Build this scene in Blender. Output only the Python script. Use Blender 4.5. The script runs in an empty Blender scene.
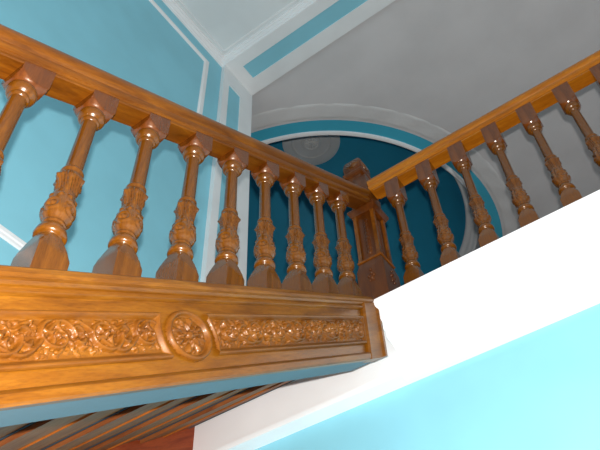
import bpy, math, random
import numpy as np
from mathutils import Matrix, Vector

# ---------------------------------------------------------------- camera, world, light, exposure
sc = bpy.context.scene
col = sc.collection
RW = np.array([[0.81296124, -0.45457133, -0.36394906],
               [0.58121809, 0.59502582, 0.55509442],
               [-0.03577093, -0.66280402, 0.74793801]])
right, up, back = RW[:, 0], -RW[:, 1], -RW[:, 2]
cam_data = bpy.data.cameras.new('camera')
cam = bpy.data.objects.new('camera', cam_data)
col.objects.link(cam)
m = Matrix.Identity(4)
for i in range(3):
    m[i][0], m[i][1], m[i][2] = right[i], up[i], back[i]
cam.matrix_world = m
cam_data.sensor_width = 36.0
cam_data.lens = 682.9 * 36.0 / 600.0
cam_data.clip_start = 0.02
sc.camera = cam

world = bpy.data.worlds.new('world')
sc.world = world
world.use_nodes = True
world.node_tree.nodes['Background'].inputs[0].default_value = (0.93, 0.97, 1.0, 1)
world.node_tree.nodes['Background'].inputs[1].default_value = 0.46

fl = bpy.data.lights.new('camera_flash', 'POINT')
fl.energy = 430.0
fl.color = (1.0, 0.97, 0.94)
fl.shadow_soft_size = 0.012
flo = bpy.data.objects.new('camera_flash', fl)
flo.location = Vector(up) * 0.062 + Vector(back) * 0.01 + Vector(right) * 0.004
col.objects.link(flo)

sc.view_settings.view_transform = 'Standard'
sc.view_settings.look = 'None'
sc.view_settings.gamma = 1.0
sc.view_settings.use_curve_mapping = False
sc.view_settings.exposure = 0.0

# ---------------------------------------------------------------- materials
def srgb(r, g, b):
    f = lambda c: (c / 255 / 12.92) if c / 255 <= 0.04045 else ((c / 255 + 0.055) / 1.055) ** 2.4
    return (f(r), f(g), f(b), 1)

def new_mat(name, rough=0.6, coat=0.0, spec=0.5):
    mt = bpy.data.materials.new(name)
    mt.use_nodes = True
    b = mt.node_tree.nodes['Principled BSDF']
    b.inputs['Roughness'].default_value = rough
    b.inputs['Coat Weight'].default_value = coat
    b.inputs['Specular Tint'].default_value = (1, .9, .75, 1) if coat else (1, 1, 1, 1)
    b.inputs['Coat Roughness'].default_value = 0.13
    b.inputs['Specular IOR Level'].default_value = spec
    return mt, mt.node_tree, b

def wood(name, dark, mid, light, stretch=(14, 1.6, 14), rough=0.38, coat=0.35, rot=(0, 0, 0)):
    mt, nt, b = new_mat(name, rough, coat * .45, .3)
    N, L = nt.nodes, nt.links
    tc = N.new('ShaderNodeTexCoord')
    mp0 = N.new('ShaderNodeMapping'); mp0.inputs['Rotation'].default_value = rot
    mp = N.new('ShaderNodeMapping'); mp.inputs['Scale'].default_value = stretch
    L.new(tc.outputs['Object'], mp0.inputs[0]); L.new(mp0.outputs[0], mp.inputs[0])
    n1 = N.new('ShaderNodeTexNoise'); n1.inputs['Scale'].default_value = 2.2
    n1.inputs['Detail'].default_value = 7; n1.inputs['Roughness'].default_value = 0.62
    n1.inputs['Distortion'].default_value = 0.8
    L.new(mp.outputs[0], n1.inputs['Vector'])
    r = N.new('ShaderNodeValToRGB')
    r.color_ramp.elements[0].position = 0.3; r.color_ramp.elements[0].color = dark
    r.color_ramp.elements[1].position = 0.72; r.color_ramp.elements[1].color = light
    e = r.color_ramp.elements.new(0.5); e.color = mid
    L.new(n1.outputs['Fac'], r.inputs[0])
    n2 = N.new('ShaderNodeTexNoise'); n2.inputs['Scale'].default_value = 26
    n2.inputs['Detail'].default_value = 3
    L.new(mp.outputs[0], n2.inputs['Vector'])
    mx = N.new('ShaderNodeMix'); mx.data_type = 'RGBA'; mx.blend_type = 'MULTIPLY'
    mx.inputs[0].default_value = 0.35
    L.new(r.outputs[0], mx.inputs[6]); L.new(n2.outputs['Color'], mx.inputs[7])
    hs = N.new('ShaderNodeMix'); hs.data_type = 'RGBA'; hs.blend_type = 'MULTIPLY'; hs.inputs[0].default_value = 0.35
    n3 = N.new('ShaderNodeValToRGB'); n3.color_ramp.elements[0].position = 0.35; n3.color_ramp.elements[0].color = (0.5, 0.45, 0.4, 1)
    n3.color_ramp.elements[1].position = 0.55
    L.new(n2.outputs['Fac'], n3.inputs[0])
    L.new(r.outputs[0], hs.inputs[6]); L.new(n3.outputs[0], hs.inputs[7])
    L.new(hs.outputs[2], b.inputs['Base Color'])
    bp = N.new('ShaderNodeBump'); bp.inputs['Strength'].default_value = 0.12; bp.inputs['Distance'].default_value = 0.002
    L.new(n2.outputs['Fac'], bp.inputs['Height']); L.new(bp.outputs[0], b.inputs['Normal'])
    return mt

def paint(name, c, rough=0.6, bump=0.05, scale=60, spec=0.3, var=0.04):
    mt, nt, b = new_mat(name, rough, 0, spec)
    N, L = nt.nodes, nt.links
    tc = N.new('ShaderNodeTexCoord')
    n = N.new('ShaderNodeTexNoise'); n.inputs['Scale'].default_value = scale; n.inputs['Detail'].default_value = 4
    L.new(tc.outputs['Object'], n.inputs['Vector'])
    n2 = N.new('ShaderNodeTexNoise'); n2.inputs['Scale'].default_value = 2.5; n2.inputs['Detail'].default_value = 3
    L.new(tc.outputs['Object'], n2.inputs['Vector'])
    r = N.new('ShaderNodeValToRGB')
    r.color_ramp.elements[0].position = 0.35; r.color_ramp.elements[1].position = 0.65
    r.color_ramp.elements[0].color = tuple(x * (1 - var) for x in c[:3]) + (1,)
    r.color_ramp.elements[1].color = tuple(min(1, x * (1 + var)) for x in c[:3]) + (1,)
    L.new(n2.outputs['Fac'], r.inputs[0]); L.new(r.outputs[0], b.inputs['Base Color'])
    bp = N.new('ShaderNodeBump'); bp.inputs['Strength'].default_value = bump; bp.inputs['Distance'].default_value = 0.004
    L.new(n.outputs['Fac'], bp.inputs['Height']); L.new(bp.outputs[0], b.inputs['Normal'])
    return mt

TH = math.radians(33.93)
T, CT, ST = math.tan(TH), math.cos(TH), math.sin(TH)
W_STAIR = wood('golden_wood_sloping', srgb(94, 50, 6), srgb(118, 67, 9), srgb(136, 83, 17), rot=(-TH, 0, 0))
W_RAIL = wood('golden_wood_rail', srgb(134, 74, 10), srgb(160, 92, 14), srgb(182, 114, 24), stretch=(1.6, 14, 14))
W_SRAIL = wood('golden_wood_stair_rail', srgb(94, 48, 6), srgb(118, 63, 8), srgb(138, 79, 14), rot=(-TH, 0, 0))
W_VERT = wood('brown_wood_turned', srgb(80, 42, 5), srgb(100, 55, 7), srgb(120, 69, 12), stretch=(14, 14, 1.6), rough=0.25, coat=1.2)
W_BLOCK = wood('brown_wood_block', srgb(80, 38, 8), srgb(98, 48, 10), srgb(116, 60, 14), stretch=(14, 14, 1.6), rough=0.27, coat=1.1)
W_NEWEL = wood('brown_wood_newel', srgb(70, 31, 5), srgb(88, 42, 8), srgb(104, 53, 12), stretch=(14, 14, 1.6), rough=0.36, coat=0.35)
W_CARVE = wood('golden_wood_carved', srgb(92, 48, 6), srgb(112, 62, 9), srgb(128, 76, 16), rot=(-TH, 0, 0), rough=0.46, coat=0.22)
W_TREAD = wood('dull_tread_wood', srgb(112, 58, 26), srgb(140, 78, 38), srgb(160, 96, 50), stretch=(1.6, 14, 14), rough=0.6, coat=0.0)
W_BATTEN = wood('orange_batten_wood', srgb(120, 62, 20), srgb(146, 78, 26), srgb(164, 92, 32), stretch=(1.6, 14, 14), rough=0.5, coat=0.1)
W_RED = wood('red_brown_wood', srgb(110, 40, 16), srgb(134, 54, 22), srgb(150, 66, 28), rot=(-TH, 0, 0), rough=0.5, coat=0.1)
BLUE = paint('pale_blue_paint', srgb(140, 204, 220))
BLUE_STRIP = paint('grey_blue_paint', srgb(100, 116, 124))
EDGE = paint('dark_blue_gap_shade', srgb(52, 82, 98))  # shade of the gaps between soffit boards, put in as dark colour
TEAL = paint('teal_paint', srgb(70, 178, 206))
DEEP = paint('deep_teal_paint', srgb(56, 172, 208))
WHITE = paint('white_paint', srgb(236, 238, 238), bump=0.03)
WHITE_G = paint('white_gloss_paint', srgb(240, 240, 240), rough=0.4, bump=0.02)
CEIL = paint('white_ceiling_paint', srgb(226, 230, 230), rough=0.8)
GREYC = paint('grey_white_ceiling_paint', srgb(214, 212, 212), rough=0.8)
RELIEF = paint('relief_plaster', srgb(220, 219, 218), rough=0.8, bump=0.5, scale=22)
ROSE = paint('grey_plaster_rose', srgb(246, 246, 242), rough=0.8, bump=0.1, scale=14)
FLOOR = wood('floor_wood', srgb(96, 58, 30), srgb(120, 74, 40), srgb(140, 90, 52), stretch=(1.6, 12, 12), rough=0.4, coat=0.2)

# ---------------------------------------------------------------- mesh helpers
class MB:
    def __init__(self):
        self.v, self.f, self.mi = [], [], []
    def add(self, vs, fs, mi=0):
        o = len(self.v)
        self.v += [tuple(map(float, p)) for p in vs]
        self.f += [tuple(i + o for i in f) for f in fs]
        self.mi += [mi] * len(fs)
        return self
    def box(self, x0, x1, y0, y1, z0, z1, mi=0):
        vs = [(x, y, z) for z in (z0, z1) for y in (y0, y1) for x in (x0, x1)]
        return self.add(vs, [(0, 2, 3, 1), (4, 5, 7, 6), (0, 1, 5, 4), (2, 6, 7, 3), (0, 4, 6, 2), (1, 3, 7, 5)], mi)
    def loft(self, rings, cap=True, mi=0, closed=True):
        n = len(rings[0]); vs = [p for r in rings for p in r]; fs = []
        for k in range(len(rings) - 1):
            for i in range(n if closed else n - 1):
                j = (i + 1) % n
                fs.append((k * n + i, k * n + j, (k + 1) * n + j, (k + 1) * n + i))
        if cap:
            fs.append(tuple(range(n - 1, -1, -1))); fs.append(tuple((len(rings) - 1) * n + i for i in range(n)))
        return self.add(vs, fs, mi)
    def lathe(self, prof, cx=0, cy=0, n=32, mi=0, cap=True):
        return self.loft([[(cx + r * math.cos(2 * math.pi * i / n), cy + r * math.sin(2 * math.pi * i / n), z) for i in range(n)] for r, z in prof], cap, mi)

def rnd(me, ang=38):
    import bmesh
    bm = bmesh.new(); bm.from_mesh(me)
    bmesh.ops.recalc_face_normals(bm, faces=bm.faces)
    a = math.radians(ang)
    for f in bm.faces: f.smooth = True
    for e in bm.edges:
        if len(e.link_faces) == 2: e.smooth = e.calc_face_angle(0) < a
        else: e.smooth = False
    bm.to_mesh(me); bm.free()

def build(mb, name, mats, parent=None, loc=None, ang=38, recalc=True):
    me = bpy.data.meshes.new(name)
    v = mb.v
    if loc is not None:
        v = [(p[0] - loc[0], p[1] - loc[1], p[2] - loc[2]) for p in v]
    me.from_pydata(v, [], mb.f)
    for mt in (mats if isinstance(mats, (list, tuple)) else [mats]): me.materials.append(mt)
    me.polygons.foreach_set('material_index', mb.mi)
    if recalc: rnd(me, ang)
    me.update()
    o = bpy.data.objects.new(name, me)
    col.objects.link(o)
    if loc is not None: o.location = loc
    if parent is not None: o.parent = parent
    return o

def empty(name, loc, label, cat, group=None):
    o = bpy.data.objects.new(name, None); col.objects.link(o)
    o.location = loc; o.empty_display_size = 0.1
    o['label'] = label; o['category'] = cat
    if group: o['group'] = group
    return o

def struct(mb, name, mats, ang=38):
    o = build(mb, name, mats, ang=ang); o['kind'] = 'structure'; return o

# children of a root at P are modelled in world coordinates and shifted
def part(mb, name, mat, root, ang=38):
    L = root.location
    me_o = build(mb, name, mat, loc=(L[0], L[1], L[2]), ang=ang)
    me_o.location = (0, 0, 0); me_o.parent = root
    return me_o

def subpart(mb, name, mat, par, root, ang=38):
    o = part(mb, name, mat, root, ang); o.parent = par; return o

def slope_prism(mb, prof, y0, y1, mi=0):
    """profile (x, v) swept up the stair pitch, cut by vertical planes"""
    mb.loft([[(x, y, v / CT + T * y) for x, v in prof] for y in (y0, y1)], True, mi)
    return mb

# ---------------------------------------------------------------- levels
XW = -2.20          # left wall
ZG = -1.60          # ground floor
ZL = 1.93           # landing / hall floor
YW = 2.20           # wall under the gallery
ZB, ZC, ZH = 5.65, 5.72, 5.70
XR = 2.8
YF = -3.4
CX, CY = -3.0, 5.0

# ---------------------------------------------------------------- room shell
struct(MB().box(XW - 0.1, XR, YF, YW + .1, ZG - 0.1, ZG), 'floor', FLOOR)
struct(MB().box(XW - 0.25, XW, YF, 2.6, ZG, 6.0), 'wall_left', BLUE)
struct(MB().box(XW, XR, YW, YW + 0.2, ZG, 1.90), 'wall_front', BLUE)
struct(MB().box(XR, XR + 0.2, YF, YW + .1, ZG, 2.6), 'wall_right', BLUE)
struct(MB().box(XW, XR, YF, YW + .02, ZC, ZC + 0.2), 'ceiling', CEIL)
struct(MB().box(-5.6, XR, YW, 7.8, 1.72, ZL), 'floor_hall', FLOOR)
struct(MB().box(-5.6, XR, 7.6, 7.8, ZL, 6.0), 'wall_back', GREYC)
struct(MB().box(-5.8, -5.6, 2.4, 7.8, ZL, 6.0), 'wall_side_hall', GREYC)
struct(MB().box(-5.8, XW - .25, 2.4, 2.6, ZL, 6.0), 'wall_front_hall', GREYC)

# beam over the gallery opening, panelled soffit
struct(MB().box(XW, XR, YW, 2.59, ZB + .008, 5.92), 'trim_17', BLUE)
struct(MB().add([(XW, YW, z) for z in (ZB, ZB + .008)] + [(XR, YW, z) for z in (ZB, ZB + .008)] + [(XR, 2.30, z) for z in (ZB, ZB + .008)] + [(-2.037, 2.30, z) for z in (ZB, ZB + .008)] +
    [(-2.037, 2.45, z) for z in (ZB, ZB + .008)] + [(XR, 2.45, z) for z in (ZB, ZB + .008)] + [(XR, 2.59, z) for z in (ZB, ZB + .008)] + [(XW, 2.59, z) for z in (ZB, ZB + .008)],
    [(0, 2, 4, 6, 8, 10, 12, 14), (15, 13, 11, 9, 7, 5, 3, 1)] + [(2 * i, 2 * ((i + 1) % 8), 2 * ((i + 1) % 8) + 1, 2 * i + 1) for i in range(8)]), 'trim_1', WHITE)
# pilaster at the left end of the beam
struct(MB().box(XW, -2.168, YW, 2.59, ZL, ZB), 'trim_18', BLUE)
struct(MB().box(XW + .001, -2.160, YW - .006, 2.268, ZL, ZB), 'trim_2', WHITE)
struct(MB().box(-2.168, -2.160, 2.425, 2.592, ZL, ZB), 'trim_12', WHITE)
struct(MB().box(-2.168, -2.160, 2.268, 2.425, 5.41, ZB), 'trim_13', WHITE)
struct(MB().box(-2.168, -2.160, 2.268, 2.425, ZL, 2.10), 'trim_14', WHITE)

# crown moulding: along the left wall and along the beam, mitred
cp = [(0, 0), (0.010, 0.0), (0.013, 0.008), (0.022, 0.012), (0.030, 0.026), (0.045, 0.036), (0.050, 0.048), (0.062, 0.052), (0.066, 0.070), (0, 0.070)]
mb = MB()
mb.loft([[(XW + p, YF, ZB + h) for p, h in cp], [(XW + p, YW - p, ZB + h) for p, h in cp]])
struct(mb, 'trim_3', WHITE_G, 25)
mb = MB()
mb.loft([[(XW + p, YW - p, ZB + h) for p, h in cp], [(XR, YW - p, ZB + h) for p, h in cp]])
struct(mb, 'trim_4', WHITE_G, 25)
# thin plaster line on the ceiling just inside the crown
o_, w_ = .090, .012
mb = MB(); mb.loft([[(XW + o_ + p, y, ZC - h) for p, h in ((0, 0), (.004, .006), (w_ - .003, .006), (w_, 0))] for y in (YF, YW - o_)]); struct(mb, 'trim_5', WHITE_G)
mb = MB(); mb.box(XW + o_, XR, YW - o_ - w_, YW - o_, ZC - .006, ZC); struct(mb, 'trim_15', WHITE_G)

# panel mouldings on the left wall (profile: small bead strip)
def wall_frame(y0, y1, z0, z1, w=0.06):
    mb = MB(); x = XW
    def strip(pa):
        mb.loft(pa)
    pr = [(0, 0), (0.010, 0.006), (0.010, w * .35), (0.016, w * .45), (0.016, w * .8), (0.006, w), (0, w)]
    cs = [(y0, z0, 1, 1), (y1, z0, -1, 1), (y1, z1, -1, -1), (y0, z1, 1, -1)]
    rings = [[(x + a, cy + sy * b, cz + sz * b) for a, b in pr] for cy, cz, sy, sz in cs]
    mb.loft(rings + [rings[0]], False)
    return mb
struct(wall_frame(-2.9, 2.03, 2.27, 5.49), 'trim_6', WHITE_G)

# cornice of the gallery edge above the wall
cor = [(2.20, 1.643), (2.165, 1.643), (2.160, 1.66), (2.160, 1.735), (2.150, 1.745), (2.135, 1.75), (2.118, 1.765), (2.090, 1.778), (2.050, 1.785), (2.045, 1.80), (2.045, 1.815),
       (1.985, 1.822), (1.975, 1.83), (1.975, 1.875), (1.968, 1.885), (1.962, 1.90), (1.960, 1.928), (2.20, 1.928)]
mb = MB()
mb.loft([[(-0.945, y, z) for y, z in cor], [(XR, y, z) for y, z in cor]])
struct(mb, 'trim_7', WHITE_G, 25)
# band continuing behind and below the flight
c2 = [(2.20, 1.643), (2.120, 1.643), (2.115, 1.66), (2.115, 1.668), (2.13, 1.676), (2.13, 1.92), (2.20, 1.92)]
mb = MB(); mb.loft([[(-2.15, y, z) for y, z in c2], [(-0.945, y, z) for y, z in c2]])
struct(mb, 'trim_8', WHITE_G, 25)

# hall ceiling with a round opening
def ring_plate(r0, r1, z0, z1, n=96, name=None):
    mb = MB()
    q = [[(CX + r * math.cos(2 * math.pi * i / n), CY + r * math.sin(2 * math.pi * i / n), z) for i in range(n)] for r, z in ((r0, z0), (r1, z0), (r1, z1), (r0, z1), (r0, z0))]
    return mb.loft(q, False)
n = 128
inner, outer = [], []
x0, x1, y0, y1 = -5.6, XR, 2.588, 7.6
for i in range(n):
    a = 2 * math.pi * i / n; c, s = math.cos(a), math.sin(a)
    t = min((x1 - CX) / c if c > 1e-9 else (x0 - CX) / c if c < -1e-9 else 1e9, (y1 - CY) / s if s > 1e-9 else (y0 - CY) / s if s < -1e-9 else 1e9)
    inner.append((CX + 2.13 * c, CY + 2.13 * s)); outer.append((CX + t * c, CY + t * s))
for cx_, cy_ in ((x0, y0), (x1, y0), (x1, y1), (x0, y1)):
    k = min(range(n), key=lambda i: (outer[i][0] - cx_) ** 2 + (outer[i][1] - cy_) ** 2); outer[k] = (cx_, cy_)
mb = MB()
mb.loft([[(x, y, ZH) for x, y in inner], [(x, y, ZH) for x, y in outer], [(x, y, ZH + .12) for x, y in outer], [(x, y, ZH + .12) for x, y in inner], [(x, y, ZH) for x, y in inner]], False)
struct(mb, 'ceiling_hall', GREYC)
struct(ring_plate(1.985, 2.13, ZH, ZH + .12), 'ceiling_ring', TEAL)
# relief band around the ring
mb = MB(); nn = 400
rr = [2.150, 2.165, 2.185, 2.21, 2.235, 2.26, 2.285, 2.305, 2.32]
rings = []
for k, r in enumerate(rr):
    ring = []
    for i in range(nn):
        a = 2 * math.pi * i / nn; e = 1 if 0 < k < len(rr) - 1 else 0
        h = 0.005 + 0.005 * math.sin(a * 60 + k * 1.2) * math.sin(k * 1.6 + a * 20)
        ring.append((CX + r * math.cos(a), CY + r * math.sin(a), ZH - h * e + (0.0 if e else 0.001)))
    rings.append(ring)
mb.loft(rings, False)
struct(mb, 'trim_9', RELIEF, 60)
# white rim moulding of the opening
rim = [(2.005, ZH + .001), (2.0, ZH - .014), (1.985, ZH - .022), (1.965, ZH - .020), (1.955, ZH - .008), (1.955, ZH + .05), (1.985, ZH + .06), (2.005, ZH + .001)]
def revolve(prof, nseg=128):
    return MB().loft([[(CX + r * math.cos(2 * math.pi * i / nseg), CY + r * math.sin(2 * math.pi * i / nseg), z) for i in range(nseg)] for r, z in prof], False)
struct(revolve(rim), 'trim_10', WHITE_G)
struct(revolve([(1.985, ZH + .05), (1.955, ZH + .06), (1.955, 6.20), (2.02, 6.20), (2.02, ZH + .05)]), 'wall_drum', GREYC)
struct(revolve([(1.955, 6.14), (1.93, 6.15), (1.915, 6.18), (1.885, 6.19), (1.87, 6.22), (1.83, 6.235), (1.82, 6.26), (1.84, 6.30), (1.96, 6.30), (1.955, 6.14)]), 'trim_11', WHITE)
dome = [(1.84 * math.cos(t), 6.27 + 2.2 * math.sin(t)) for t in [math.pi / 2 * k / 24 for k in range(24)]] + [(0.02, 8.47)]
dome += [(r + .05, z + .06) for r, z in reversed(dome)]
struct(revolve(dome), 'ceiling_dome', DEEP)

# plaster rose at the crown of the dome
mr = empty('ceiling_medallion', (CX, CY, 8.44), 'round grey plaster ceiling rose at the top of the dark teal dome', 'ceiling rose')
pr = [(0.43, 8.455), (0.43, 8.40), (0.415, 8.392), (0.30, 8.388), (0.29, 8.376), (0.27, 8.376), (0.262, 8.386), (0.15, 8.386), (0.14, 8.372), (0.115, 8.37), (0.105, 8.382), (0.01, 8.382)]
part(MB().lathe(pr, CX, CY, 64), 'rose_plate', ROSE, mr)
pt = MB()
for k in range(12):
    a = 2 * math.pi * k / 12; c, s = math.cos(a), math.sin(a)
    ringp = []
    for j in range(7):
        t = j / 6; d = 0.03 + 0.075 * t; w = 0.015 * math.sin(math.pi * (0.1 + 0.85 * t)); h = 8.382 - 0.016 * math.sin(math.pi * (0.15 + .8 * t))
        ringp.append([(CX + d * c - w * s, CY + d * s + w * c, 8.384), (CX + d * c, CY + d * s, h), (CX + d * c + w * s, CY + d * s - w * c, 8.384)])
    pt.loft(ringp, True)
pt.lathe([(0.03, 8.384), (0.028, 8.366), (0.015, 8.355), (0.002, 8.352)], CX, CY, 16)
part(pt, 'petal_boss', ROSE, mr)

# ---------------------------------------------------------------- the staircase
YS0 = -2.75
st = empty('staircase', (-1.5, YS0, ZG), 'flight of golden wooden stairs with carved side board, climbing to the gallery', 'staircase')
YE = 1.968
# outer string: plastered core with a wooden face board
core = MB(); slope_prism(core, [(-1.080, 0.2585), (-0.966, 0.2585), (-0.966, 0.50), (-1.080, 0.50)], YS0, YE)
part(core, 'string_core', BLUE_STRIP, st)
fas = [(-0.965, 0.258), (-0.948, 0.258), (-0.943, 0.263), (-0.943, 0.279), (-0.948, 0.286), (-0.955, 0.290), (-0.960, 0.2905), (-0.960, 0.468), (-0.953, 0.470), (-0.948, 0.474), (-0.948, 0.480),
       (-0.955, 0.483), (-0.955, 0.486), (-0.947, 0.490), (-0.942, 0.496), (-0.965, 0.496)]
fb = MB(); slope_prism(fb, fas, YS0, YE - .09)
face = part(fb, 'face_board', W_STAIR, st, 25)
led = [(-1.10, 0.494), (-0.944, 0.494), (-0.936, 0.498), (-0.934, 0.506), (-0.938, 0.519), (-0.944, 0.524), (-1.10, 0.524)]
lb = MB(); slope_prism(lb, led, YS0, YE - .008)
part(lb, 'ledge', W_STAIR, st, 25)
# upright end strip of the side board, with a chamfered return against the cornice
es = [(-0.988, YE - .092), (-0.950, YE - .092), (-0.942, YE - .084), (-0.942, YE - .02), (-0.936, YE - .004), (-0.926, YE + .004), (-0.926, YE + .02), (-0.988, YE + .02)]
eb = MB(); eb.loft([[(x, y, v / CT + T * y) for x, y in es] for v in (0.258, 0.494)])
part(eb, 'end_strip', W_STAIR, st, 25)

# --- carved panels as relief surfaces in (u, v): u runs up the slope
def hfield(us, vs, H, mask, base_x):
    """grid surface with skirt; H in metres standing proud of base_x"""
    mb = MB(); nu, nv = len(us), len(vs); idx = -np.ones((nu, nv), int); V = []
    for i in range(nu):
        for j in range(nv):
            if mask[i, j]:
                idx[i, j] = len(V); u, v = us[i], vs[j]
                V.append((base_x + H[i, j], u * CT - v * ST, u * ST + v * CT))
    F = []
    for i in range(nu - 1):
        for j in range(nv - 1):
            q = (idx[i, j], idx[i + 1, j], idx[i + 1, j + 1], idx[i, j + 1])
            if min(q) >= 0: F.append(q)
    mb.add(V, F)
    return mb

def relief(us, vs, strokes):
    H = np.zeros((len(us), len(vs)))
    du = us[1] - us[0]; dv = vs[1] - vs[0]
    for pts in strokes:
        for (u, v, r, h) in pts:
            i0 = max(0, int((u - r - us[0]) / du)); i1 = min(len(us), int((u + r - us[0]) / du) + 2)
            j0 = max(0, int((v - r - vs[0]) / dv)); j1 = min(len(vs), int((v + r - vs[0]) / dv) + 2)
            if i0 >= i1 or j0 >= j1: continue
            U, V = np.meshgrid(us[i0:i1], vs[j0:j1], indexing='ij')
            d2 = ((U - u) ** 2 + (V - v) ** 2) / (r * r)
            k = np.where(d2 < 1, h * np.sqrt(np.maximum(0, 1 - d2)), 0)
            H[i0:i1, j0:j1] = np.maximum(H[i0:i1, j0:j1], k)
    return H

def spiral(cu, cv, R, a0, turns, sgn, w0=0.0085, w1=0.0045, h=0.013):
    n = int(70 * turns); out = []
    for k in range(n):
        t = k / (n - 1); a = a0 + sgn * turns * 2 * math.pi * t; r = R * (1 - t) ** 0.8 + 0.005 * t
        w = (w0 * (1 - t) + w1 * t) * (1 + .22 * math.sin(t * turns * 26))
        out.append((cu + r * math.cos(a), cv + r * math.sin(a), w, h))
    out.append((cu + .004 * sgn, cv, 0.0095, h * 1.15))
    return out

def leaf(u, v, a, L, w, h=0.009, bend=0.0):
    n = 18; out = []
    for k in range(n):
        t = k / (n - 1); aa = a + bend * t
        u += L / n * math.cos(aa); v += L / n * math.sin(aa)
        out.append((u, v, max(0.002, w * math.sin(math.pi * (0.15 + 0.8 * t))), h * (0.6 + .4 * t)))
    return out

def rinceau(u0, u1, vc, hv, seed, direction=1):
    """running scroll: a wavy stem, one big curl per half wave, hooked acanthus leaves around it"""
    rn = random.Random(seed); S = []
    pitch = 0.132; k = 0; D = direction; u = u0 + 0.060 if D > 0 else u1 - 0.060
    def curl(cu, cv, a, L, w, h, bend): S.append(leaf(cu, cv, a, L, w, h, bend))
    while u0 + .03 < u < u1 - .03:
        s_ = 1 if k % 2 == 0 else -1; R = hv * .93; cv = vc - s_ * .001
        n = 110; a0 = math.pi * (1.0 if D > 0 else 0.0); pts = []
        for q in range(n):
            t = q / (n - 1); a = a0 - s_ * D * 2 * math.pi * 1.55 * t; r = R * (1 - t ** 1.5) * (1 - .15 * t)
            pts.append((u + 1.28 * r * math.cos(a), cv + r * math.sin(a), .0058 - .0022 * t, .014 - .003 * t))
        S.append(pts)
        S.append([(u, cv, .0085, .017)])
        # broad hooked leaves peeling off the curl
        for q, (t, L, w) in enumerate(((.12, .034, .0075), (.25, .032, .0070), (.40, .028, .0062), (.55, .022, .0052))):
            a = a0 - s_ * D * 2 * math.pi * 1.55 * t; r = R * (1 - t ** 1.5) * .93
            curl(u + 1.28 * r * math.cos(a), cv + r * math.sin(a), a + math.pi + s_ * D * .75, L, w, .0165, -s_ * D * 2.2)
        # stem swinging over to the next curl
        S.append([(u + D * (-R + (pitch) * q / 59), vc - s_ * (hv * .90) * math.sin(math.pi * (q / 59 - .5)) * 1.0, .0055, .012) for q in range(60)])
        m_ = u + D * pitch / 2
        for sg in (-1, 1):
            curl(m_ - D * .006, vc + sg * .006, sg * 1.2 if D > 0 else math.pi - sg * 1.2, .034, .0072, .016, -sg * D * 1.9)
            curl(m_ + D * .012, vc + sg * hv * .45, sg * 1.9 if D > 0 else math.pi - sg * 1.9, .022, .0055, .014, sg * D * 1.8)
            S.append([(m_ + D * rn.uniform(-.02, .02), vc + sg * hv * rn.uniform(.7, .95), rn.uniform(.004, .006), .012)])
        u += D * pitch; k += 1
    return S

MU, MV = 1.380, 0.378         # medallion centre
VC, HV = 0.385, 0.0400
def carved(u0, u1, name, seed, side):
    d = 0.0020
    us = np.arange(u0, u1 + d, d); vs = np.arange(0.322, 0.4405, 0.0018)
    U, V = np.meshgrid(us, vs, indexing='ij')
    Yc = U * CT - V * ST
    el = np.sqrt(((U - MU) / 0.103) ** 2 + ((V - MV) / 0.098) ** 2)
    dist_e = (el - 1) * 0.100                     # distance outside of the medallion ellipse
    dv = np.minimum(V - 0.322, 0.4385 - V)
    du = dist_e
    if side > 0: du = np.minimum(du, (1.872 - Yc) * 0.9)
    else: du = np.minimum(du, U - u0)
    din = np.minimum(dv, du)
    mask = din > -0.0012
    H = relief(us, vs, rinceau(u0 + .02, u1, VC, HV, seed, side))
    rf = random.Random(seed + 1); fill = []
    for _ in range(900):
        uu = rf.uniform(us[0], us[-1]); vv = VC + rf.uniform(-HV, HV) * .92
        i_ = int((uu - us[0]) / d); j_ = int((vv - vs[0]) / (vs[1] - vs[0]))
        if H[i_, j_] < .001:
            lf = leaf(uu, vv, rf.uniform(0, 6.28), rf.uniform(.012, .020), rf.uniform(.0034, .0050), .0060, rf.choice((-1, 1)) * rf.uniform(1.2, 2.4))
            fill.append(lf); H = np.maximum(H, relief(us, vs, [lf]))
    border = 0.017
    prof = np.interp(din, [0, 0.002, 0.005, 0.008, 0.013, border, border + .001], [0, 0.006, 0.0085, 0.0080, 0.002, -0.003, -0.0035])
    grnd = -0.0035 + 0.0006 * np.sin(U * 900) * np.sin(V * 800)
    inner = np.clip((din - border - .001) / 0.004, 0, 1)
    Hh = np.where(din < border, prof, grnd + H * inner)
    mb = hfield(us, vs, Hh + 0.0005, mask, -0.9595 + 0.004)
    return part(mb, name, W_CARVE, st, 75)
cl = carved(0.14, MU - .095, 'carved_panel', 3, -1)
cr = carved(MU + .095, 2.56, 'carved_panel', 11, 1)

# medallion: beaded oval ring with a rosette
us = np.arange(MU - .092, MU + .092, 0.0018); vs = np.arange(MV - .073, MV + .073, 0.0018)
U, V = np.meshgrid(us, vs, indexing='ij')
el = np.sqrt(((U - MU) / .086) ** 2 + ((V - MV) / .068) ** 2)
ang = np.arctan2((V - MV) / .068, (U - MU) / .086)
H = np.interp(el, [0, .06, .14, .17, .76, .79, .84, .90, .96, 1.0], [.016, .015, .012, .004, .002, .008, .014, .015, .010, .0])
pet1 = np.clip(np.cos(ang * 8), 0, 1) * np.interp(el, [0, .15, .2, .35, .46, .5], [0, 0, .008, .010, .006, 0])
pet2 = np.clip(np.cos(ang * 8 + math.pi), 0, 1) * np.interp(el, [0, .3, .38, .55, .68, .73], [0, 0, .006, .010, .007, 0])
rn = random.Random(5)
extra = relief(us, vs, [[(MU + .086 * r * math.cos(a), MV + .068 * r * math.sin(a), rn.uniform(.003, .006), .009)] for a, r in [(rn.uniform(0, 6.28), rn.uniform(.2, .68)) for _ in range(46)]])
H = np.where(el < .76, np.maximum(np.maximum(H + pet1, H + pet2), extra), H)
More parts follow.
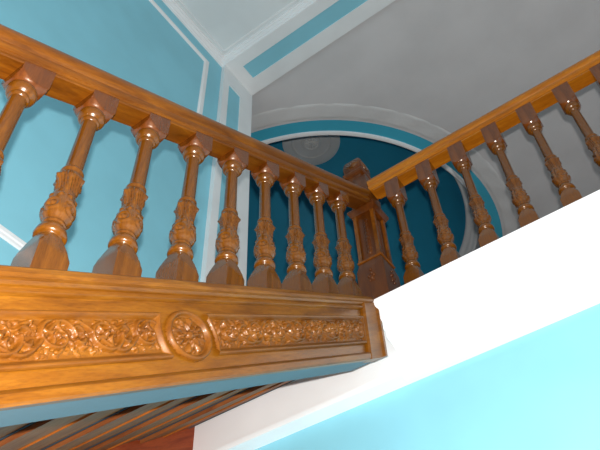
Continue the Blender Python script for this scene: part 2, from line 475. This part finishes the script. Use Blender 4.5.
mb = hfield(us, vs, H, el < 1.0, -0.9595)
med = part(mb, 'carved_medallion', W_CARVE, st, 75)
med['label'] = 'oval carved medallion with rosette'

# string on the wall side
wb = MB(); slope_prism(wb, [(-2.199, 0.12), (-2.07, 0.12), (-2.07, 0.50), (-2.199, 0.50)], YS0, 2.199)
ws = part(wb, 'wall_string', W_RED, st); ws['label'] = 'dark red-brown board along the wall'

# treads and risers, seen from below
RUN = 0.300; RISE = RUN * T
CE = 0.415
k = 0
while True:
    y0 = 2.10 - RUN * (k + 1)
    z0 = CE + T * y0
    if z0 < ZG + 0.25: break
    xa, xb = -2.07, -1.080
    tb = MB(); tb.box(xa, xb, y0 - 0.03, y0 + RUN + .02, z0 + RISE + .05, z0 + RISE + .085)
    part(tb, 'tread', W_TREAD, st)
    rb = MB(); rb.box(xa, xb, y0, y0 + 0.02, z0 + .06, z0 + RISE + .05)
    part(rb, 'riser', W_TREAD, st)
    # lapped soffit board closing the underside of the step
    sb = MB()
    ln = lambda y, dz: z0 + T * (y - y0) + dz
    sb.loft([[(x, y0, ln(y0, -.020)), (x, y0 + RUN + .012, ln(y0 + RUN + .012, .006)), (x, y0 + RUN + .012, ln(y0 + RUN + .012, .022)), (x, y0, ln(y0, .0))] for x in (xa, xb)])
    s_ = part(sb, 'soffit_board', W_TREAD, st, 20)
    for fy, fh in ((0.13, .008),):
        gb = MB(); ya = y0 + fy; yb = ya + .016
        d0 = -.020 + .026 * fy / RUN
        gb.loft([[(x, ya, ln(ya, d0 + .002)), (x, ya + .004, ln(ya + .004, d0 - fh)), (x, yb, ln(yb, d0 - fh + .003)), (x, yb + .003, ln(yb, d0 + .006))] for x in (xa, xb)])
        subpart(gb, 'batten', W_BATTEN, s_, st)
    pb = MB(); ya = y0 + RUN - .012; yb = y0 + RUN  # thin dark strip standing in for the shadow gap at the lap
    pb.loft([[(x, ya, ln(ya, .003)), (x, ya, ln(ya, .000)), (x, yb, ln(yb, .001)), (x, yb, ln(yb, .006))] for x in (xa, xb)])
    subpart(pb, 'gap_shade_strip', EDGE, s_, st)
    k += 1

# ---------------------------------------------------------------- balusters
NS = 80
def sq(h, phi): return h / max(abs(math.cos(phi)), abs(math.sin(phi)))
def rings_of(fn, zs):
    out = []
    for z in zs:
        out.append([(fn(2 * math.pi * i / NS + math.pi / 4, z) * math.cos(2 * math.pi * i / NS + math.pi / 4),
                     fn(2 * math.pi * i / NS + math.pi / 4, z) * math.sin(2 * math.pi * i / NS + math.pi / 4), z) for i in range(NS)])
    return out
def lerp(z, tab):
    return float(np.interp(z, [t[0] for t in tab], [t[1] for t in tab]))
urn_prof = [(0.150, 0.0255), (0.156, 0.0275), (0.162, 0.0255), (0.166, 0.027), (0.176, 0.0335), (0.190, 0.0365), (0.205, 0.0362), (0.225, 0.033), (0.245, 0.0285), (0.262, 0.0265), (0.275, 0.027),
            (0.290, 0.0285), (0.305, 0.0305), (0.318, 0.0325), (0.328, 0.030), (0.334, 0.0255), (0.340, 0.0265), (0.346, 0.0285), (0.352, 0.0265), (0.356, 0.0225)]
def urn_r(phi, z):
    r = lerp(z, urn_prof)
    d = 0.0
    if 0.168 < z < 0.264:                              # scrolled cartouches on four sides
        w = math.sin(math.pi * (z - .168) / .096) ** .4
        p = ((phi + math.pi / 8) % (math.pi / 2)) - math.pi / 4
        q = math.hypot(p * 0.036, (z - 0.200)); th_ = math.atan2(z - .200, p * .036)
        d += 0.0030 * w * (math.cos(q / 0.0034 - th_) if q < .0235 else 0.3)
        q2 = math.hypot((abs(p) - .42) * 0.036, (z - 0.240))
        if q2 < .009: d += 0.0042 * math.cos(q2 / .009 * math.pi / 2)
        if abs(p) > .66: d -= 0.0030 * w
    if 0.262 <= z < 0.332:                             # acanthus collar with drooping leaf tips
        p = abs(((phi * 3) % math.pi) - math.pi / 2) / (math.pi / 2)
        w = math.sin(math.pi * min(1, (z - .262) / .070 * .9 + .1)) ** .6
        d += w * (0.0050 * (1 - p) - 0.0035)
        tip = math.exp(-((z - .312) / .008) ** 2)
        d += tip * 0.0060 * max(0, 1 - 1.8 * p)
        d += 0.0016 * math.sin(phi * 24 + (z - .262) * 120) * w
    return r + d
bulb_prof = [(0.098, 0.027), (0.104, 0.031), (0.112, 0.0352), (0.122, 0.0368), (0.132, 0.0352), (0.142, 0.0305), (0.150, 0.0260)]
shaft_prof = [(0.354, 0.0222), (0.358, 0.0218), (0.365, 0.0216), (0.45, 0.0208), (0.530, 0.0198), (0.533, 0.0205), (0.536, 0.0245), (0.541, 0.0262), (0.546, 0.0245), (0.548, 0.0275), (0.551, 0.0320), (0.557, 0.0355), (0.564, 0.0370), (0.571, 0.0360), (0.577, 0.0325)]
def lo(z): return z - 0.018 * min(1.0, max(0.0, (z - 0.09) / 0.03))
BH = 0.040
def top_r(phi, z):
    cone = lerp(z, [(0.584, 0.0320), (0.588, 0.0345), (0.592, 0.0395), (0.602, 0.0500), (0.608, 0.0545), (0.616, 0.0575), (1, .06)])
    return min(cone, sq(BH, phi))
def base_fn(b0):
    def f(phi, z):
        h = lerp(z, [(b0, 0.0405), (0.034, 0.0405), (0.044, 0.0395), (0.084, 0.0310), (0.088, 0.0300)])
        return min(sq(h, phi), lerp(z, [(-1, .06), (.030, .0580), (.060, .0460), (.084, .0335), (.088, .0315)]))
    return f

def mesh_of(mb, name, mat, ang=38):
    o = build(mb, name, mat, ang=ang); return o

def warp(rings): return [[(x, y, lo(z)) for x, y, z in r] for r in rings]

def make_baluster(b0, t1, sloped):
    """local z = 0 at the foot line; the block ends are cut to the pitch when sloped"""
    def shear(rings, cut_lo=False, cut_hi=False):
        if not sloped: return rings
        if cut_lo: rings[0] = [(x, y, z + T * y) for x, y, z in rings[0]]
        if cut_hi: rings[-1] = [(x, y, z + T * y) for x, y, z in rings[-1]]
        return rings
    b = MB()
    zs = list(np.linspace(0.350, 0.365, 6)) + [0.45] + [q[0] for q in shaft_prof[4:]]
    b.loft([[(x, y, z - .018 if z < .45 else (z + .012 if z > .5 else z)) for x, y, z in r] for r in rings_of(lambda p, z: lerp(z, shaft_prof), zs)])
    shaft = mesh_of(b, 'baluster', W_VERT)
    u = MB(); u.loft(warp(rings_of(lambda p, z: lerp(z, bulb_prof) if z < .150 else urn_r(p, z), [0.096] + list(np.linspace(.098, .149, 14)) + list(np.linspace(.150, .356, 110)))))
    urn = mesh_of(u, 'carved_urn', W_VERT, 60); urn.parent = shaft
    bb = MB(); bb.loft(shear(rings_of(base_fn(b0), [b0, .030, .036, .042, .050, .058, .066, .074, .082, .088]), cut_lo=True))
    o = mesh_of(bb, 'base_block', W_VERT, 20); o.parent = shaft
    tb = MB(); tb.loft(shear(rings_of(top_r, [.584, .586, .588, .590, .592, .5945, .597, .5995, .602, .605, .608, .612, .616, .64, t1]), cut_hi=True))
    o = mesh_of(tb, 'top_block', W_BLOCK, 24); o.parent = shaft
    return shaft

def dup(o, parent):
    c = o.copy(); col.objects.link(c); c.parent = parent
    for ch in o.children:
        d = ch.copy(); col.objects.link(d); d.parent = c
    return c

rail_prof = [(-0.040, 0.0), (0.040, 0.0), (0.042, 0.003), (0.046, 0.004), (0.049, 0.010), (0.049, 0.018), (0.043, 0.024), (0.043, 0.028), (0.050, 0.034), (0.0545, 0.045), (0.054, 0.058),
             (0.047, 0.070), (0.033, 0.078), (0.0, 0.082)]
rail_prof = [(a, b * 1.13) for a, b in rail_prof]
rail_prof = rail_prof + [(-a, b) for a, b in reversed(rail_prof[2:-1])]

XB = -1.0
# stair balustrade
bs = empty('stair_balustrade', (XB, 0.3, 0.85), 'sloping balustrade of nine turned, carved brown balusters under a golden handrail, standing on the stairs', 'balustrade')
Y0R, Y1R = -0.35, 2.148
VR = 1.100
rb = MB(); slope_prism(rb, [(XB + a, VR + b) for a, b in rail_prof], Y0R, Y1R)
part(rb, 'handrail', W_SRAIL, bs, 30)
FB = 1.090
ks = [0.335 + 0.1918 * i for i in range(9)]
edges = [Y0R] + ks + [Y1R + .005]
for a, b in zip(edges[:-1], edges[1:]):
    a2 = a + (.0395 if a != Y0R else 0); b2 = b - (.0395 if b < Y1R else 0)
    f_ = MB()
    slope_prism(f_, [(XB - .037, FB), (XB + .037, FB), (XB + .039, FB + .003), (XB + .039, VR + .001), (XB - .039, VR + .001), (XB - .039, FB + .003)], a2, b2)
    part(f_, 'rail_fillet', W_SRAIL, bs, 25)
# foot line so that block bottoms rest on the ledge
first = make_baluster(0.524 / CT - 0.66, (VR + .001) / CT - 0.66, True)
for i, y in enumerate(ks):
    o = first if i == 0 else dup(first, bs)
    o.parent = bs
    o.location = (0, y - 0.3, 0.66 + T * y - 0.85)

# gallery balustrade
YG = 2.20
bg = empty('gallery_balustrade', (-0.3, YG, ZL), 'level balustrade of seven turned brown balusters above the white gallery cornice', 'balustrade')
ZF = 2.14
rg = MB(); rg.loft([[(x, YG + a, 2.876 + b) for a, b in rail_prof] for x in (-0.957, 1.6)])
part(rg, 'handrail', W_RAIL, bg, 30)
kx = [-0.825 + 0.1895 * i for i in range(7)]
ed = [-0.935] + kx + [1.6]
for a, b in zip(ed[:-1], ed[1:]):
    f_ = MB(); f_.box(a + (.0395 if a > -.93 else 0), b - (.0395 if b < 1.5 else 0), YG - .038, YG + .038, 2.862, 2.873)
    part(f_, 'rail_fillet', W_RAIL, bg)
cb = MB(); cb.box(-0.92, 1.6, YG - .06, YG + .06, ZL, ZL + .05)
part(cb, 'base_rail', W_RAIL, bg)
first = make_baluster(ZL + .05 - ZF, 2.873 - ZF, False)
for i, x in enumerate(kx):
    o = first if i == 0 else dup(first, bg)
    o.parent = bg
    o.location = (x + 0.3, 0, ZF - ZL)

# ---------------------------------------------------------------- newel post
NX, NY = -1.005, 2.195
nw = empty('newel_post', (NX, NY, ZL), 'square carved brown newel post with capped top where the two handrails meet', 'newel post')
def sqr(h, z, c=0.0):
    if c <= 0: return [(NX - h, NY - h, z), (NX + h, NY - h, z), (NX + h, NY + h, z), (NX - h, NY + h, z)]
    return [(NX + a, NY + b, z) for a, b in ((-h + c, -h), (h - c, -h), (h, -h + c), (h, h - c), (h - c, h), (-h + c, h), (-h, h - c), (-h, -h + c))]
HB = 0.074
b = MB(); b.loft([sqr(HB, ZL), sqr(HB, 2.29), sqr(HB - .008, 2.325), sqr(HB - .012, 2.352)])
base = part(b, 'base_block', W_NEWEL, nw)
# floral carving low on the front face
fl_ = MB()
for cx_, cz_, r_ in ((0, 2.225, .012), (.014, 2.235, .008), (-.013, 2.237, .008), (0.002, 2.252, .009), (0.01, 2.206, .007), (-.010, 2.208, .007), (0, 2.275, .006)):
    for fc in range(2):
        rg_ = []
        for q in range(5):
            t = q / 4 * math.pi / 2; rr_ = r_ * math.cos(t) + .0004; dd = .007 * math.sin(t)
            rg_.append([((NX + cx_ + rr_ * math.cos(a), NY - HB - dd, cz_ + rr_ * math.sin(a)) if fc == 0 else (NX + HB + dd, NY + cx_ + rr_ * math.cos(a), cz_ + rr_ * math.sin(a))) for a in [2 * math.pi * k / 12 for k in range(12)]])
        fl_ = MB().loft(rg_); subpart(fl_, 'floret', W_NEWEL, base, nw)
b = MB(); b.loft([sqr(.060, 2.350), sqr(.067, 2.352), sqr(.069, 2.357), sqr(.067, 2.362), sqr(.060, 2.366)])
part(b, 'lower_moulding', W_SRAIL, nw)
b = MB(); b.loft([sqr(.048, 2.36), sqr(.048, 2.70)]);
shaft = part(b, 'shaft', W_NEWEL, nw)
for sx in (-1, 1):
    for sy in (-1, 1):
        q = MB(); x_, y_ = NX + sx * .0515, NY + sy * .0515
        q.loft([[(x_ + r * a, y_ + r * b_, z) for a, b_ in ((-1, -1), (1, -1), (1, 1), (-1, 1))] for z, r in ((2.364, .012), (2.380, .012), (2.384, .0095), (2.685, .0095), (2.689, .012), (2.70, .012))])
        part(q, 'corner_strip', W_SRAIL, nw)
dr = MB()                                # husk drop carved on the faces
for z_ in np.arange(2.42, 2.67, .025):
    for fc in range(2):
        rg_ = []
        for q in range(5):
            t = q / 4 * math.pi / 2; w = .014 * math.cos(t) + .0004; dd = .007 * math.sin(t)
            rg_.append([((NX + w * math.cos(a), NY - .048 - dd, z_ + 1.3 * w * math.sin(a)) if fc == 0 else (NX + .048 + dd, NY + w * math.cos(a), z_ + 1.3 * w * math.sin(a))) for a in [2 * math.pi * k / 10 for k in range(10)]])
        subpart(MB().loft(rg_), 'husk', W_NEWEL, shaft, nw)
b = MB(); b.loft([sqr(.066, 2.695), sqr(.070, 2.700), sqr(.074, 2.712), sqr(.080, 2.722), sqr(.081, 2.736), sqr(.076, 2.745), sqr(.070, 2.752), sqr(.058, 2.756)])
part(b, 'neck_moulding', W_NEWEL, nw, 25)
b = MB(); b.loft([sqr(.058, 2.754), sqr(.058, 2.86), sqr(.046, 2.87), sqr(.044, 3.02), sqr(.040, 3.03)])
part(b, 'rail_block', W_NEWEL, nw)
NX = -1.030
b = MB(); b.loft([sqr(.040, 3.02), sqr(.042, 3.055), sqr(.056, 3.062), sqr(.062, 3.072), sqr(.062, 3.082), sqr(.054, 3.09), sqr(.052, 3.10)])
part(b, 'cap_moulding', W_NEWEL, nw, 25)
b = MB(); b.loft([sqr(.052, 3.095, .004), sqr(.056, 3.105, .004), sqr(.058, 3.14, .004), sqr(.056, 3.17, .006), sqr(.050, 3.190, .010), sqr(.034, 3.20, .012), sqr(.010, 3.206, .004)])
cap = part(b, 'cap', W_NEWEL, nw, 50)
sh = MB()                                # fluted shell on the cap faces
for fc in range(2):
    for j in range(-3, 4):
        a = j * 0.30; rg_ = []
        for q in range(8):
            t = q / 7; d = .012 + .044 * t; w = .0030 + .0042 * t
            uc, zc = d * math.sin(a), 3.108 + d * math.cos(a); out = .0570
            e = math.sin(math.pi * min(1, .25 + .75 * t))
            ring = []
            for (p_, o_) in ((-w, -.002), (-w * .6, .004 * e + .001), (0, .006 * e + .002), (w * .6, .004 * e + .001), (w, -.002)):
                uu = uc + p_ * math.cos(a); zz = zc - p_ * math.sin(a)
                ring.append((NX + uu, NY - out - o_, zz) if fc == 0 else (NX + out + o_, NY + uu, zz))
            rg_.append(ring)
        subpart(MB().loft(rg_), 'shell_flute', W_VERT, cap, nw)
